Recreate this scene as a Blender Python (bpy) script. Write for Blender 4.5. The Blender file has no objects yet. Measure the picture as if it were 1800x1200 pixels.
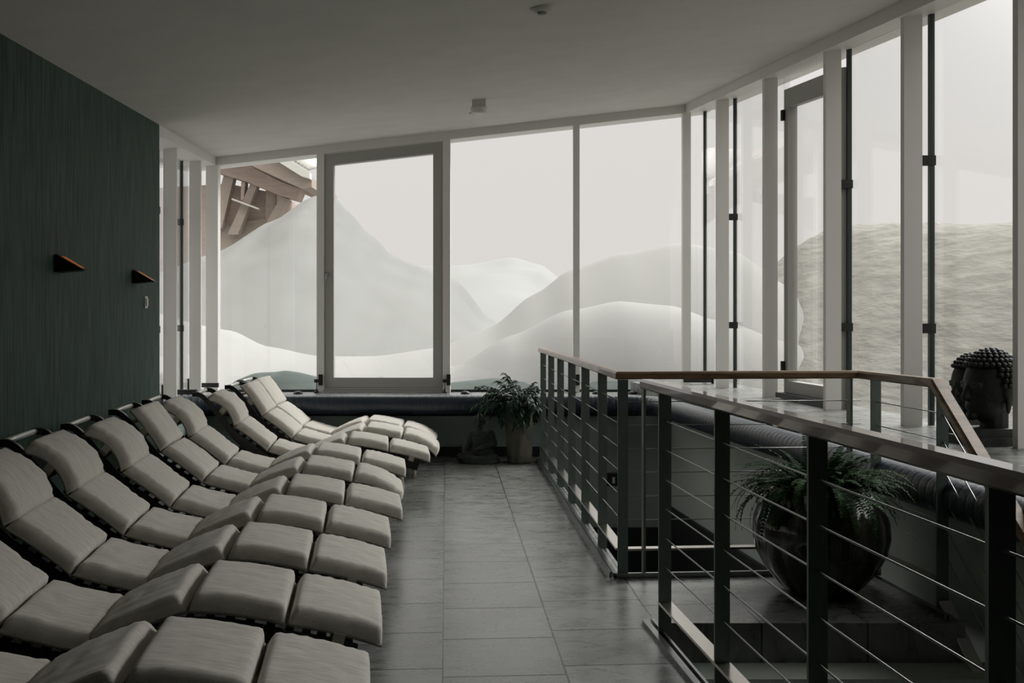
import bpy, bmesh, math, random
from mathutils import Vector, Matrix, noise
random.seed(7)
S = bpy.context.scene
COL = S.collection
PI = math.pi
# ---------------------------------------------------------------- camera / world / exposure
H = 1.45; F = 1800.0; HY = 561.0
cam = bpy.data.cameras.new('camera'); cam_o = bpy.data.objects.new('camera', cam); COL.objects.link(cam_o)
cam.sensor_width = 36.0; cam.lens = 36.0 * F / 1800.0; cam.shift_y = (HY - 600.0) / 1800.0
cam.clip_start = 0.05; cam.clip_end = 500
cam_o.location = (0, 0, H); cam_o.rotation_euler = (PI / 2, 0, 0)
S.camera = cam_o
S.view_settings.view_transform = 'Standard'; S.view_settings.look = 'None'
S.view_settings.gamma = 1.0; S.view_settings.use_curve_mapping = False
S.view_settings.exposure = 0.0
W = bpy.data.worlds.new('overcast_sky'); S.world = W; W.use_nodes = True
nt = W.node_tree; nt.nodes.clear()
wo = nt.nodes.new('ShaderNodeOutputWorld'); bg = nt.nodes.new('ShaderNodeBackground')
tc = nt.nodes.new('ShaderNodeTexCoord'); sp = nt.nodes.new('ShaderNodeSeparateXYZ'); rp = nt.nodes.new('ShaderNodeValToRGB')
nt.links.new(tc.outputs['Generated'], sp.inputs[0]); nt.links.new(sp.outputs['Z'], rp.inputs[0])
rp.color_ramp.elements[0].position = 0.0; rp.color_ramp.elements[0].color = (0.74, 0.705, 0.68, 1)
rp.color_ramp.elements[1].position = 0.30; rp.color_ramp.elements[1].color = (0.74, 0.715, 0.695, 1)
_e = rp.color_ramp.elements.new(0.52); _e.color = (2.4, 2.36, 2.28, 1)
# added sky glow lighting the room, high to the right behind the end windows
dt = nt.nodes.new('ShaderNodeVectorMath'); dt.operation = 'DOT_PRODUCT'; nt.links.new(tc.outputs['Generated'], dt.inputs[0])
dt.inputs[1].default_value = Vector((0.62, 0.56, 0.60)).normalized()
def _m(op, a, v):
    n = nt.nodes.new('ShaderNodeMath'); n.operation = op; nt.links.new(a, n.inputs[0]); n.inputs[1].default_value = v; return n.outputs[0]
_g = _m('MULTIPLY', _m('POWER', _m('MAXIMUM', dt.outputs['Value'], 0.0), 40.0), 30.0)
_a = nt.nodes.new('ShaderNodeVectorMath'); _a.operation = 'ADD'
nt.links.new(rp.outputs[0], _a.inputs[0]); nt.links.new(_g, _a.inputs[1])
nt.links.new(_a.outputs[0], bg.inputs[0]); bg.inputs[1].default_value = 1.05
nt.links.new(bg.outputs[0], wo.inputs[0])
S.cycles.use_denoising = True
S.cycles.max_bounces = 8; S.cycles.diffuse_bounces = 4; S.cycles.glossy_bounces = 4
S.cycles.transparent_max_bounces = 24
S.cycles.sample_clamp_indirect = 4.0

# ---------------------------------------------------------------- helpers
def P(px, py, Y):
    return Vector(((px - 900.0) / F * Y, Y, H + (HY - py) / F * Y))

def srgb(r, g, b):
    def f(c):
        c /= 255.0
        return c / 12.92 if c <= 0.04045 else ((c + 0.055) / 1.055) ** 2.4
    return (f(r), f(g), f(b), 1)

def link(o, parent=None):
    COL.objects.link(o)
    if parent is not None: o.parent = parent
    return o

def obj(name, bm, m=None, parent=None, smooth=False, loc=None):
    bmesh.ops.recalc_face_normals(bm, faces=bm.faces[:])
    me = bpy.data.meshes.new(name); bm.to_mesh(me); bm.free()
    if smooth:
        for p in me.polygons: p.use_smooth = True
    if m is not None: me.materials.append(m)
    o = bpy.data.objects.new(name, me); link(o, parent)
    if loc is not None: o.location = loc
    return o

def tag(o, label=None, cat=None, group=None, kind=None):
    if label: o['label'] = label
    if cat: o['category'] = cat
    if group: o['group'] = group
    if kind: o['kind'] = kind
    return o

def thing(name, label, cat, loc=(0, 0, 0), rz=0, group=None, kind=None):
    o = bpy.data.objects.new(name, None); COL.objects.link(o)
    o.location = loc; o.rotation_euler = (0, 0, rz); o.empty_display_size = 0.1
    return tag(o, label, cat, group, kind)

def struct(name, bm, m, label=None, cat=None, parent=None, smooth=False):
    o = obj(name, bm, m, parent, smooth)
    if parent is None: tag(o, label, cat, kind='structure')
    return o

def B(): return bmesh.new()

def box(bm, x0, x1, y0, y1, z0, z1, M=None):
    vs = [bm.verts.new((x, y, z)) for z in (z0, z1) for x, y in ((x0, y0), (x1, y0), (x1, y1), (x0, y1))]
    if M is not None:
        for v in vs: v.co = M @ v.co
    for f in ((0, 3, 2, 1), (4, 5, 6, 7), (0, 1, 5, 4), (1, 2, 6, 5), (2, 3, 7, 6), (3, 0, 4, 7)):
        bm.faces.new([vs[i] for i in f])
    return bm

def hexa(bm, bot, top):
    vs = [bm.verts.new(p) for p in list(bot) + list(top)]
    n = len(bot)
    bm.faces.new(vs[:n][::-1]); bm.faces.new(vs[n:])
    for i in range(n):
        j = (i + 1) % n
        bm.faces.new([vs[i], vs[j], vs[n + j], vs[n + i]])
    return bm

def bevel(bm, w=0.004, seg=2):
    es = [e for e in bm.edges if len(e.link_faces) == 2 and e.calc_face_angle(0) > 0.5]
    bmesh.ops.bevel(bm, geom=es, offset=w, segments=seg, affect='EDGES', profile=0.6)
    return bm

def tube(bm, pts, r, seg=8, radii=None, closed=False):
    pts = [Vector(p) for p in pts]; n = len(pts); rings = []
    up = Vector((0, 0, 1))
    prev = None
    for i, p in enumerate(pts):
        if closed: t = pts[(i + 1) % n] - pts[i - 1]
        else: t = pts[min(i + 1, n - 1)] - pts[max(i - 1, 0)]
        t.normalize()
        if prev is None:
            a = t.cross(up)
            if a.length < 1e-3: a = t.cross(Vector((1, 0, 0)))
        else:
            a = prev - t * prev.dot(t)
        a.normalize(); prev = a
        b = t.cross(a)
        rr = radii[i] if radii else r
        rings.append([bm.verts.new(p + (a * math.cos(q) + b * math.sin(q)) * rr) for q in [2 * PI * k / seg for k in range(seg)]])
    for i in range(n if closed else n - 1):
        A, Bq = rings[i], rings[(i + 1) % n]
        for k in range(seg):
            bm.faces.new([A[k], A[(k + 1) % seg], Bq[(k + 1) % seg], Bq[k]])
    if not closed:
        bm.faces.new(rings[0][::-1]); bm.faces.new(rings[-1])
    return bm

def strip(bm, pts, side, nrm, hw, hh):
    """sweep a rectangle: pts, per-point (or constant) side & normal vectors, half width/height"""
    n = len(pts); rings = []
    for i in range(n):
        s = side[i] if isinstance(side, list) else side
        u = nrm[i] if isinstance(nrm, list) else nrm
        p = Vector(pts[i])
        rings.append([bm.verts.new(p + s * a * hw + u * b * hh) for a, b in ((-1, -1), (1, -1), (1, 1), (-1, 1))])
    for i in range(n - 1):
        for k in range(4):
            bm.faces.new([rings[i][k], rings[i][(k + 1) % 4], rings[i + 1][(k + 1) % 4], rings[i + 1][k]])
    bm.faces.new(rings[0][::-1]); bm.faces.new(rings[-1])
    return bm

def lathe(bm, prof, seg=32, fn=None, c=(0, 0, 0)):
    rings = []
    for r, z in prof:
        ring = []
        for k in range(seg):
            a = 2 * PI * k / seg
            rr = r * (fn(a, z) if fn else 1)
            ring.append(bm.verts.new((c[0] + rr * math.cos(a), c[1] + rr * math.sin(a), c[2] + z)))
        rings.append(ring)
    for i in range(len(rings) - 1):
        for k in range(seg):
            bm.faces.new([rings[i][k], rings[i][(k + 1) % seg], rings[i + 1][(k + 1) % seg], rings[i + 1][k]])
    bm.faces.new(rings[0][::-1]); bm.faces.new(rings[-1])
    return bm

def ell(bm, c, r, rot=None, sub=3):
    M = Matrix.Translation(Vector(c))
    if rot is not None: M = M @ rot
    M = M @ Matrix.Diagonal((r[0], r[1], r[2], 1))
    bmesh.ops.create_icosphere(bm, subdivisions=sub, radius=1.0, matrix=M)
    return bm

def capsule(bm, a, b, ra, rb, n=9):
    a, b = Vector(a), Vector(b)
    for i in range(n):
        t = i / (n - 1); r = ra + (rb - ra) * t
        ell(bm, a.lerp(b, t), (r, r, r), sub=2)

# ---------------------------------------------------------------- materials
def mat(name, col, rough=0.6, metal=0.0, spec=0.5, noise_scale=None, noise_amt=0.0, stretch=(1, 1, 1), bump=0.0,
        bump_scale=None, col2=None, emis=None, emis_s=0, coat=0.0, sheen=0.0, detail=6, lo=0.35, hi=0.65):
    m = bpy.data.materials.new(name); m.use_nodes = True
    t = m.node_tree; b = t.nodes['Principled BSDF']
    b.inputs['Base Color'].default_value = col; b.inputs['Roughness'].default_value = rough
    b.inputs['Metallic'].default_value = metal; b.inputs['Specular IOR Level'].default_value = spec
    b.inputs['Coat Weight'].default_value = coat; b.inputs['Sheen Weight'].default_value = sheen
    if emis: b.inputs['Emission Color'].default_value = emis; b.inputs['Emission Strength'].default_value = emis_s
    if noise_scale or bump:
        c = t.nodes.new('ShaderNodeTexCoord'); mp = t.nodes.new('ShaderNodeMapping'); mp.inputs['Scale'].default_value = stretch
        t.links.new(c.outputs['Object'], mp.inputs[0])
    if noise_scale:
        n = t.nodes.new('ShaderNodeTexNoise'); n.inputs['Scale'].default_value = noise_scale; n.inputs['Detail'].default_value = detail
        t.links.new(mp.outputs[0], n.inputs['Vector'])
        r = t.nodes.new('ShaderNodeValToRGB')
        c2 = col2 if col2 else tuple([x * (1 - noise_amt) for x in col[:3]] + [1])
        r.color_ramp.elements[0].position = lo; r.color_ramp.elements[0].color = c2
        r.color_ramp.elements[1].position = hi; r.color_ramp.elements[1].color = col
        t.links.new(n.outputs['Fac'], r.inputs[0]); t.links.new(r.outputs[0], b.inputs['Base Color'])
    if bump:
        n2 = t.nodes.new('ShaderNodeTexNoise'); n2.inputs['Scale'].default_value = bump_scale or 20; n2.inputs['Detail'].default_value = 6
        t.links.new(mp.outputs[0], n2.inputs['Vector'])
        bp = t.nodes.new('ShaderNodeBump'); bp.inputs['Strength'].default_value = min(1, bump); bp.inputs['Distance'].default_value = 0.01 * max(1, bump)
        t.links.new(n2.outputs['Fac'], bp.inputs['Height']); t.links.new(bp.outputs[0], b.inputs['Normal'])
    return m

M = {}
M['green_wall'] = mat('dark_green_plaster', srgb(66, 88, 76), 0.75, noise_scale=6, col2=srgb(34, 50, 44), stretch=(6, 6, 0.5), bump=0.4, bump_scale=30, spec=0.25, lo=0.3, hi=0.7)
M['ceiling'] = mat('ceiling_plaster', srgb(211, 209, 204), 0.95, spec=0.1, bump=0.15, bump_scale=120, noise_scale=3, noise_amt=0.05)
M['white'] = mat('white_painted_frame', srgb(213, 211, 206), 0.5, spec=0.3)
M['frame_grey'] = mat('grey_painted_door_frame', srgb(160, 159, 154), 0.45, spec=0.3)
M['wall'] = mat('grey_plaster', srgb(160, 168, 160), 0.9, spec=0.2, bump=0.2, bump_scale=150)
M['wallback'] = mat('dark_plaster', srgb(140, 152, 147), 0.9, spec=0.2)
M['surface'] = mat('dark_surface', srgb(20, 26, 25), 0.5)
M['base'] = mat('dark_skirting', srgb(16, 22, 22), 0.5)
M['leather'] = mat('black_leather', srgb(36, 46, 58), 0.38, spec=0.5, bump=0.3, bump_scale=60)
M['seam'] = mat('leather_seam', srgb(6, 8, 10), 0.8)
M['cushion'] = mat('grey_beige_linen', srgb(228, 222, 212), 0.9, spec=0.1, sheen=0.25, noise_scale=9, col2=srgb(192, 187, 178), stretch=(1.2, 9, 1.2), bump=0.25, bump_scale=90, lo=0.25, hi=0.75)
M['piping'] = mat('linen_piping', srgb(128, 125, 117), 0.9, spec=0.1)
M['strap'] = mat('linen_strap', srgb(180, 175, 160), 0.9, spec=0.1)
M['darkwood'] = mat('black_stained_wood', srgb(20, 21, 21), 0.35, spec=0.5, noise_scale=8, noise_amt=0.3, stretch=(1, 12, 12))
M['steel'] = mat('brushed_steel', srgb(150, 153, 150), 0.3, metal=1.0, noise_scale=20, noise_amt=0.15, stretch=(1, 1, 6))
M['alu'] = mat('pale_aluminium', srgb(205, 203, 196), 0.4, metal=0.3)
M['post'] = mat('grey_steel_post', srgb(112, 122, 116), 0.45, metal=0.35, noise_scale=60, noise_amt=0.15, stretch=(1, 1, 0.2))
M['wire'] = mat('steel_wire', srgb(140, 144, 140), 0.4, metal=0.9)
M['railwood'] = mat('oiled_wood_handrail', srgb(112, 88, 64), 0.38, spec=0.6, noise_scale=7, col2=srgb(80, 62, 46), stretch=(1, 1, 8), coat=0.8, bump=0.05)
M['railwood_bare'] = mat('bare_oiled_wood', srgb(150, 118, 88), 0.42, spec=0.5, noise_scale=7, col2=srgb(112, 88, 66), stretch=(1, 1, 8), bump=0.05, coat=0.3)
M['plate'] = mat('polished_steel_plate', srgb(205, 200, 192), 0.22, metal=1.0)
M['black'] = mat('black_rubber', srgb(14, 17, 17), 0.55)
M['seal'] = mat('black_glazing_seal', srgb(22, 40, 36), 0.4)
M['copper'] = mat('copper_lamp_lining', srgb(205, 120, 62), 0.35, metal=0.6, emis=srgb(214, 122, 60), emis_s=0.22)
M['lampbody'] = mat('dark_bronze', srgb(24, 22, 20), 0.5, metal=0.5)
M['plastic'] = mat('white_plastic', srgb(200, 200, 196), 0.4)
M['stone'] = mat('dark_stone', srgb(52, 58, 55), 0.7, noise_scale=30, noise_amt=0.35, bump=0.5, bump_scale=70)
M['headstone'] = mat('black_resin', srgb(20, 25, 23), 0.6, spec=0.4, noise_scale=25, noise_amt=0.3, bump=0.2, bump_scale=70)
M['pot'] = mat('dark_glazed_ceramic', srgb(66, 60, 50), 0.16, spec=0.7, noise_scale=7, col2=srgb(15, 17, 16), stretch=(2.5, 2.5, 0.5), coat=0.6)
M['vase'] = mat('stone_vase', srgb(88, 84, 70), 0.5, noise_scale=5, col2=srgb(42, 46, 42), stretch=(2, 2, 1), bump=0.3)
M['soil'] = mat('soil', srgb(22, 18, 14), 0.95, bump=0.8, bump_scale=80)
M['fern'] = mat('fern_green', srgb(52, 84, 40), 0.8, spec=0.15, noise_scale=14, col2=srgb(24, 46, 24))
M['leaf'] = mat('glossy_dark_leaf', srgb(34, 68, 40), 0.5, spec=0.3, noise_scale=12, col2=srgb(18, 40, 28))
M['snow'] = mat('fresh_snow', (0.285, 0.28, 0.272, 1), 0.95, spec=0.05, bump=0.15, bump_scale=3)
M['snow_pile'] = mat('packed_snow', (0.225, 0.225, 0.217, 1), 0.95, spec=0.05, noise_scale=0.8, noise_amt=0.05, bump=0.5, bump_scale=2)
M['snow_hill'] = mat('misty_hill_snow', (0.29, 0.292, 0.283, 1), 0.95, spec=0.0, noise_scale=0.15, noise_amt=0.05)
M['snow_bank'] = mat('windblown_snow', srgb(134, 131, 125), 0.95, spec=0.05, noise_scale=5, col2=srgb(121, 119, 113), stretch=(1, 0.35, 1.5), bump=6, bump_scale=5)
M['snow_shade'] = mat('shaded_green_grey_snow', srgb(92, 100, 96), 0.8, spec=0.2, noise_scale=2, noise_amt=0.1, bump=0.3, bump_scale=6)  # shade beside the building put into a darker snow colour
M['chalet'] = mat('hazed_wood', srgb(178, 160, 150), 0.9, noise_scale=3, noise_amt=0.14, stretch=(1, 1, 5), spec=0.05)  # fog haze mixed into the brown as a paler tone
M['chalet_dark'] = mat('dark_hazed_wood', srgb(160, 147, 137), 0.9, noise_scale=3, noise_amt=0.12, stretch=(1, 1, 5), spec=0.05)  # darker timber, with the same haze in its colour
M['roof_edge'] = mat('pale_roof_tile', srgb(205, 202, 196), 0.9)
M['tilefloor_edge'] = mat('slab_edge', srgb(26, 34, 33), 0.7)

def glass_mat():
    m = bpy.data.materials.new('window_glass'); m.use_nodes = True; t = m.node_tree; t.nodes.clear()
    o = t.nodes.new('ShaderNodeOutputMaterial'); mx = t.nodes.new('ShaderNodeMixShader')
    tr = t.nodes.new('ShaderNodeBsdfTransparent'); tr.inputs[0].default_value = (0.985, 0.992, 0.986, 1)
    gl = t.nodes.new('ShaderNodeBsdfGlossy'); gl.inputs['Roughness'].default_value = 0.02
    lw = t.nodes.new('ShaderNodeLayerWeight'); lw.inputs['Blend'].default_value = 0.5
    pw = t.nodes.new('ShaderNodeMath'); pw.operation = 'POWER'; pw.inputs[1].default_value = 5.0; t.links.new(lw.outputs['Facing'], pw.inputs[0])
    ma = t.nodes.new('ShaderNodeMath'); ma.operation = 'MULTIPLY_ADD'; ma.inputs[1].default_value = 0.96; ma.inputs[2].default_value = 0.03; t.links.new(pw.outputs[0], ma.inputs[0])
    t.links.new(ma.outputs[0], mx.inputs[0]); t.links.new(tr.outputs[0], mx.inputs[1]); t.links.new(gl.outputs[0], mx.inputs[2])
    t.links.new(mx.outputs[0], o.inputs[0])
    return m
M['glass'] = glass_mat()

TS = (784 - 900) / F   # skew of the tile grid
def tile_mat(name='slate_tiles', w=0.507, l=0.4925, x0=-0.014, y0=4.66):
    m = bpy.data.materials.new(name); m.use_nodes = True; t = m.node_tree; b = t.nodes['Principled BSDF']; N = t.nodes; L = t.links
    def math_(op, a, bb=None, c=None):
        n = N.new('ShaderNodeMath'); n.operation = op
        for i, v in enumerate((a, bb, c)):
            if v is None: continue
            if isinstance(v, (int, float)): n.inputs[i].default_value = v
            else: L.new(v, n.inputs[i])
        return n.outputs[0]
    g = N.new('ShaderNodeNewGeometry'); s = N.new('ShaderNodeSeparateXYZ'); L.new(g.outputs['Position'], s.inputs[0])
    X, Y = s.outputs['X'], s.outputs['Y']
    u = math_('DIVIDE', math_('SUBTRACT', math_('MULTIPLY_ADD', Y, -TS, X), x0), w)
    col = math_('FLOOR', u); fu = math_('SUBTRACT', u, col)
    off = math_('MULTIPLY', math_('ABSOLUTE', math_('SINE', math_('MULTIPLY', col, PI / 2))), 0.105)
    v = math_('DIVIDE', math_('SUBTRACT', math_('SUBTRACT', math_('MULTIPLY_ADD', X, TS, Y), y0), off), l)
    row = math_('FLOOR', v); fv = math_('SUBTRACT', v, row)
    du = math_('MULTIPLY', math_('MINIMUM', fu, math_('SUBTRACT', 1.0, fu)), w)
    dv = math_('MULTIPLY', math_('MINIMUM', fv, math_('SUBTRACT', 1.0, fv)), l)
    d = math_('MINIMUM', du, dv)
    gr = N.new('ShaderNodeMapRange'); gr.inputs['From Min'].default_value = 0.0025; gr.inputs['From Max'].default_value = 0.0055
    L.new(d, gr.inputs['Value'])
    # slate
    cmb = N.new('ShaderNodeCombineXYZ'); L.new(col, cmb.inputs[0]); L.new(row, cmb.inputs[1])
    wn = N.new('ShaderNodeTexWhiteNoise'); wn.noise_dimensions = '3D'; L.new(cmb.outputs[0], wn.inputs['Vector'])
    vm = N.new('ShaderNodeVectorMath'); vm.operation = 'MULTIPLY_ADD'; L.new(wn.outputs['Color'], vm.inputs[0]); vm.inputs[1].default_value = (9, 9, 0); L.new(g.outputs['Position'], vm.inputs[2])
    mp = N.new('ShaderNodeMapping'); mp.inputs['Scale'].default_value = (1.5, 3.4, 1); mp.inputs['Rotation'].default_value = (0, 0, 0.45); L.new(vm.outputs[0], mp.inputs[0])
    n1 = N.new('ShaderNodeTexNoise'); n1.inputs['Scale'].default_value = 3.5; n1.inputs['Detail'].default_value = 9; n1.inputs['Roughness'].default_value = 0.62; n1.inputs['Distortion'].default_value = 0.8
    L.new(mp.outputs[0], n1.inputs['Vector'])
    cr = N.new('ShaderNodeValToRGB'); cr.color_ramp.elements[0].position = 0.3; cr.color_ramp.elements[0].color = srgb(84, 87, 84)
    cr.color_ramp.elements[1].position = 0.72; cr.color_ramp.elements[1].color = srgb(134, 134, 129)
    L.new(n1.outputs['Fac'], cr.inputs[0])
    hs = N.new('ShaderNodeHueSaturation'); L.new(cr.outputs[0], hs.inputs['Color']); L.new(math_('MULTIPLY_ADD', wn.outputs['Value'], 0.25, 0.87), hs.inputs['Value'])
    mx = N.new('ShaderNodeMix'); mx.data_type = 'RGBA'; L.new(gr.outputs[0], mx.inputs['Factor']); mx.inputs[6].default_value = srgb(16, 20, 20); L.new(hs.outputs[0], mx.inputs[7])
    L.new(mx.outputs[2], b.inputs['Base Color'])
    rr = N.new('ShaderNodeMapRange'); rr.inputs['To Min'].default_value = 0.17; rr.inputs['To Max'].default_value = 0.40; L.new(n1.outputs['Fac'], rr.inputs['Value'])
    L.new(rr.outputs[0], b.inputs['Roughness']); b.inputs['Specular IOR Level'].default_value = 0.85
    hgt = math_('ADD', math_('MULTIPLY', n1.outputs['Fac'], 1.0), math_('MULTIPLY', gr.outputs[0], 0.6))
    bp = N.new('ShaderNodeBump'); bp.inputs['Strength'].default_value = 0.2; bp.inputs['Distance'].default_value = 0.005; L.new(hgt, bp.inputs['Height']); L.new(bp.outputs[0], b.inputs['Normal'])
    return m
M['tiles'] = tile_mat()
M['ledge'] = tile_mat('ledge_tiles', 0.3, 0.3, 0, 0)

# ---------------------------------------------------------------- layout lines
K = -0.13                       # skew of the side walls
XL0, XR0 = -1.96, 3.683         # header inner faces
YB = 12.3                       # header face of the glazed end
YW = 10.83                      # wall under the bench at the end
XF0 = 3.05                      # wall face under the right bench
ZB, ZR = 0.568, 0.695           # ledge heights
YFRONT = -3.0
def zc(x, y): return 2.796 + 0.112 * x + 0.0812 * y
def W0(x0, y): return x0 + K * y
def pillar(bm, x0a, x0b, ya, yb, z0, ztop=None, dz=0.0, k=K):
    pts = [(x0a + k * ya, ya), (x0b + k * ya, ya), (x0b + k * yb, yb), (x0a + k * yb, yb)]
    hexa(bm, [(x, y, z0) for x, y in pts], [(x, y, (zc(x, y) + dz) if ztop is None else ztop) for x, y in pts])
    return bm
def beam(bm, x0a, x0b, ya, yb, d0, d1, k=K):
    pts = [(x0a + k * ya, ya), (x0b + k * ya, ya), (x0b + k * yb, yb), (x0a + k * yb, yb)]
    hexa(bm, [(x, y, zc(x, y) + d0) for x, y in pts], [(x, y, zc(x, y) + d1) for x, y in pts])
    return bm

# ---------------------------------------------------------------- floor, ceiling, walls
def XB(y): return 1.223 - 0.111 * y          # near railing line
def XA(y): return 0.991 + TS * y             # far railing line
EDGE_Y = 4.89
def slab(bm, poly, z0, z1):
    hexa(bm, [(x, y, z0) for x, y in poly], [(x, y, z1) for x, y in poly])
    bmesh.ops.triangulate(bm, faces=[f for f in bm.faces if len(f.verts) > 4])
AY = 5.80
def AYR(x): return AY + 0.0644 * (x - 0.616)
P1 = (2.01, 5.90); P2 = (2.115, 5.08)
b = B()
slab(b, [(-4.2, YFRONT), (XB(YFRONT), YFRONT), (XB(EDGE_Y), EDGE_Y), (-4.2, EDGE_Y)], -0.22, 0.0)
slab(b, [(-4.2, EDGE_Y), (XB(EDGE_Y), EDGE_Y), (XA(AY) + 0.03, AY + 0.03), (XA(YW) + 0.03, YW), (-4.2, YW)], -0.22, 0.0)
slab(b, [(XB(EDGE_Y), EDGE_Y), (W0(2.80, EDGE_Y), EDGE_Y), (W0(2.80, 5.93), 5.93), (XA(AY) + 0.03, AY + 0.03)], -0.22, 0.0)
struct('floor', b, M['tiles'], 'dark slate tile floor between the loungers and the railing', 'floor')
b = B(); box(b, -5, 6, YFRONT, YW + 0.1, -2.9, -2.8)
struct('floor_lower', b, M['surface'], 'dark lower floor at the bottom of the stairwell', 'floor')
# steps
st = B()
for i in range(1, 14):
    y1 = EDGE_Y - 0.222 * (i - 1); y0 = y1 - 0.222; zt = -0.19 * i
    hexa(st, [(XB(y0) + 0.03, y0, zt - 0.3), (W0(2.98, y0), y0, zt - 0.3), (W0(2.98, y1), y1 + 0.01, zt - 0.3), (XB(y1) + 0.03, y1 + 0.01, zt - 0.3)],
         [(XB(y0) + 0.03, y0, zt), (W0(2.98, y0), y0, zt), (W0(2.98, y1), y1 + 0.01, zt), (XB(y1) + 0.03, y1 + 0.01, zt)])
tag(obj('staircase', st, M['wall']), 'grey stairs leading down from the tiled landing behind the near railing', 'stairs', kind='structure')

b = B(); poly = [(-3.0 + 0, YFRONT), (W0(4.25, YFRONT), YFRONT), (W0(4.25, 13.0), 13.0), (W0(-2.5, 13.0), 13.0), (W0(-2.5, YFRONT) - 0.6, YFRONT)]
poly = [(-4.5, YFRONT - 0.2), (W0(4.25, YFRONT), YFRONT - 0.2), (W0(4.25, 12.85), 12.85), (-4.6, 12.85)]
hexa(b, [(x, y, zc(x, y)) for x, y in poly], [(x, y, zc(x, y) + 0.25) for x, y in poly])
struct('ceiling', b, M['ceiling'], 'sloping pale plaster ceiling', 'ceiling')

LWE = 1.96 / ((900 - 280) / F + K)     # end of the solid left wall
b = B(); pillar(b, XL0 - 0.2, XL0, YFRONT, LWE, 0)
struct('wall_left', b, M['green_wall'], 'dark green streaked plaster wall behind the loungers', 'wall')
b = B(); box(b, -4.5, 5.5, YFRONT - 0.2, YFRONT, -2.9, 3.2)
struct('wall_front', b, M['surface'], 'dark wall behind the viewer', 'wall')
# wall under the bench at the end (face YW), carries ledge
b = B(); box(b, -4.3, 3.3, YW + 0.0, YW + 0.12, -2.9, ZB - 0.02)
struct('wall_back', b, M['wallback'], 'low dark grey wall under the black bench roll at the end of the room', 'wall')
b = B(); box(b, -4.3, W0(4.1, YB), YW, YB + 0.4, ZB - 0.14, ZB)
struct('trim_1', b, M['ledge'], 'tiled ledge inside the end windows', 'ledge')
b = B(); pillar(b, XF0, XF0 + 0.12, YFRONT, YW, -2.9, ZR - 0.02)
struct('wall_right', b, M['wall'], 'low grey plaster wall under the bench on the stair side', 'wall')
b = B(); pillar(b, XF0, 4.15, YFRONT, YB + 0.1, ZR - 0.13, ZR)
struct('trim_2', b, M['ledge'], 'tiled ledge inside the windows on the right', 'ledge')
b = B(); pillar(b, -2.4, XL0, LWE, YB, ZB - 0.14, ZB + 0.01)
struct('trim_3', b, M['ledge'], 'ledge inside the side windows on the left', 'ledge')
b = B(); pillar(b, -2.4, XL0, LWE, YW + 0.1, 0.0, ZB - 0.14)
struct('wall_left_low', b, M['wallback'], 'low wall under the side windows on the left', 'wall')
# solid right side beyond the frame, near the viewer
b = B(); pillar(b, XR0, 4.1, YFRONT, 4.0, ZR)
struct('wall_right_near', b, M['green_wall'], 'solid wall right of the viewer', 'wall')
# skirting
b = B(); box(b, -4.0, XA(YW), YW - 0.015, YW, 0.0, 0.105)
struct('baseboard_back', b, M['base'], 'dark skirting at the foot of the end wall', 'skirting')
b = B(); pillar(b, XL0, XL0 + 0.015, YFRONT, LWE, 0.0, 0.105)
struct('baseboard_left', b, M['base'], 'dark skirting at the foot of the green wall', 'skirting')
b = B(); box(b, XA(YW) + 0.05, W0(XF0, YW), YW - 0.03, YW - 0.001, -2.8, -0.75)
struct('trim_4', b, M['surface'], 'dark cladding low in the stairwell, end side', 'surface')  # thin dark layer over the lower part of the end wall
b = B(); pillar(b, XF0 - 0.03, XF0 - 0.001, 5.2, YW - 0.03, -2.8, -0.5)  # thin dark layer over the lower part of the right wall
struct('trim_5', b, M['surface'], 'dark cladding low in the stairwell, right side', 'surface')

# ---------------------------------------------------------------- headers & mullions
b = B(); beam(b, XR0, 4.15, 4.0, YB, -0.10, 0.0)
struct('trim_6', b, M['white'], 'white header beam above the right windows', 'beam')
b = B(); beam(b, -2.42, XL0, LWE, YB, -0.10, 0.0)
struct('trim_7', b, M['white'], 'white header beam above the left side windows', 'beam')
b = B(); beam(b, -4.0, 2.4, YB, YB + 0.5, -0.10, 0.0, k=0)
struct('trim_8', b, M['white'], 'white header beam above the end windows', 'beam')

tn = 9
XM0 = 3.73; XG0 = 3.93
YF = [XM0 / ((x - 666) / F) for x in (1258, 1340, 1447, 1583, 1780)] + [4.76]
for i, yf in enumerate(YF):
    b = B(); pillar(b, XM0, XM0 + 0.13, yf - 0.05, yf, ZR, dz=-0.10)
    struct('trim_%d' % tn, b, M['white'], ['white mullion nearest the far right corner', 'white mullion left of the opening casement on the right wall',
           'white mullion right of the opening casement on the right wall', 'white mullion left of the pane with the stone heads',
           'white mullion at the right edge of the photo, beside the stone heads', 'white mullion beyond the right edge', 'second white mullion beyond the right edge', 'third white mullion beyond the right edge'][i], 'mullion'); tn += 1
XLM = -2.01; XLG = -2.20
YLM = [-XLM / ((900 - x) / F + K) for x in (310, 353)]
for i, yn in enumerate(YLM):
    b = B(); pillar(b, XLM - 0.13, XLM, yn, yn + 0.05, ZB, dz=-0.10)
    struct('trim_%d' % tn, b, M['white'], ['broad white mullion beside the end of the green wall', 'white mullion between the green wall and the far left corner'][i], 'mullion'); tn += 1
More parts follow.
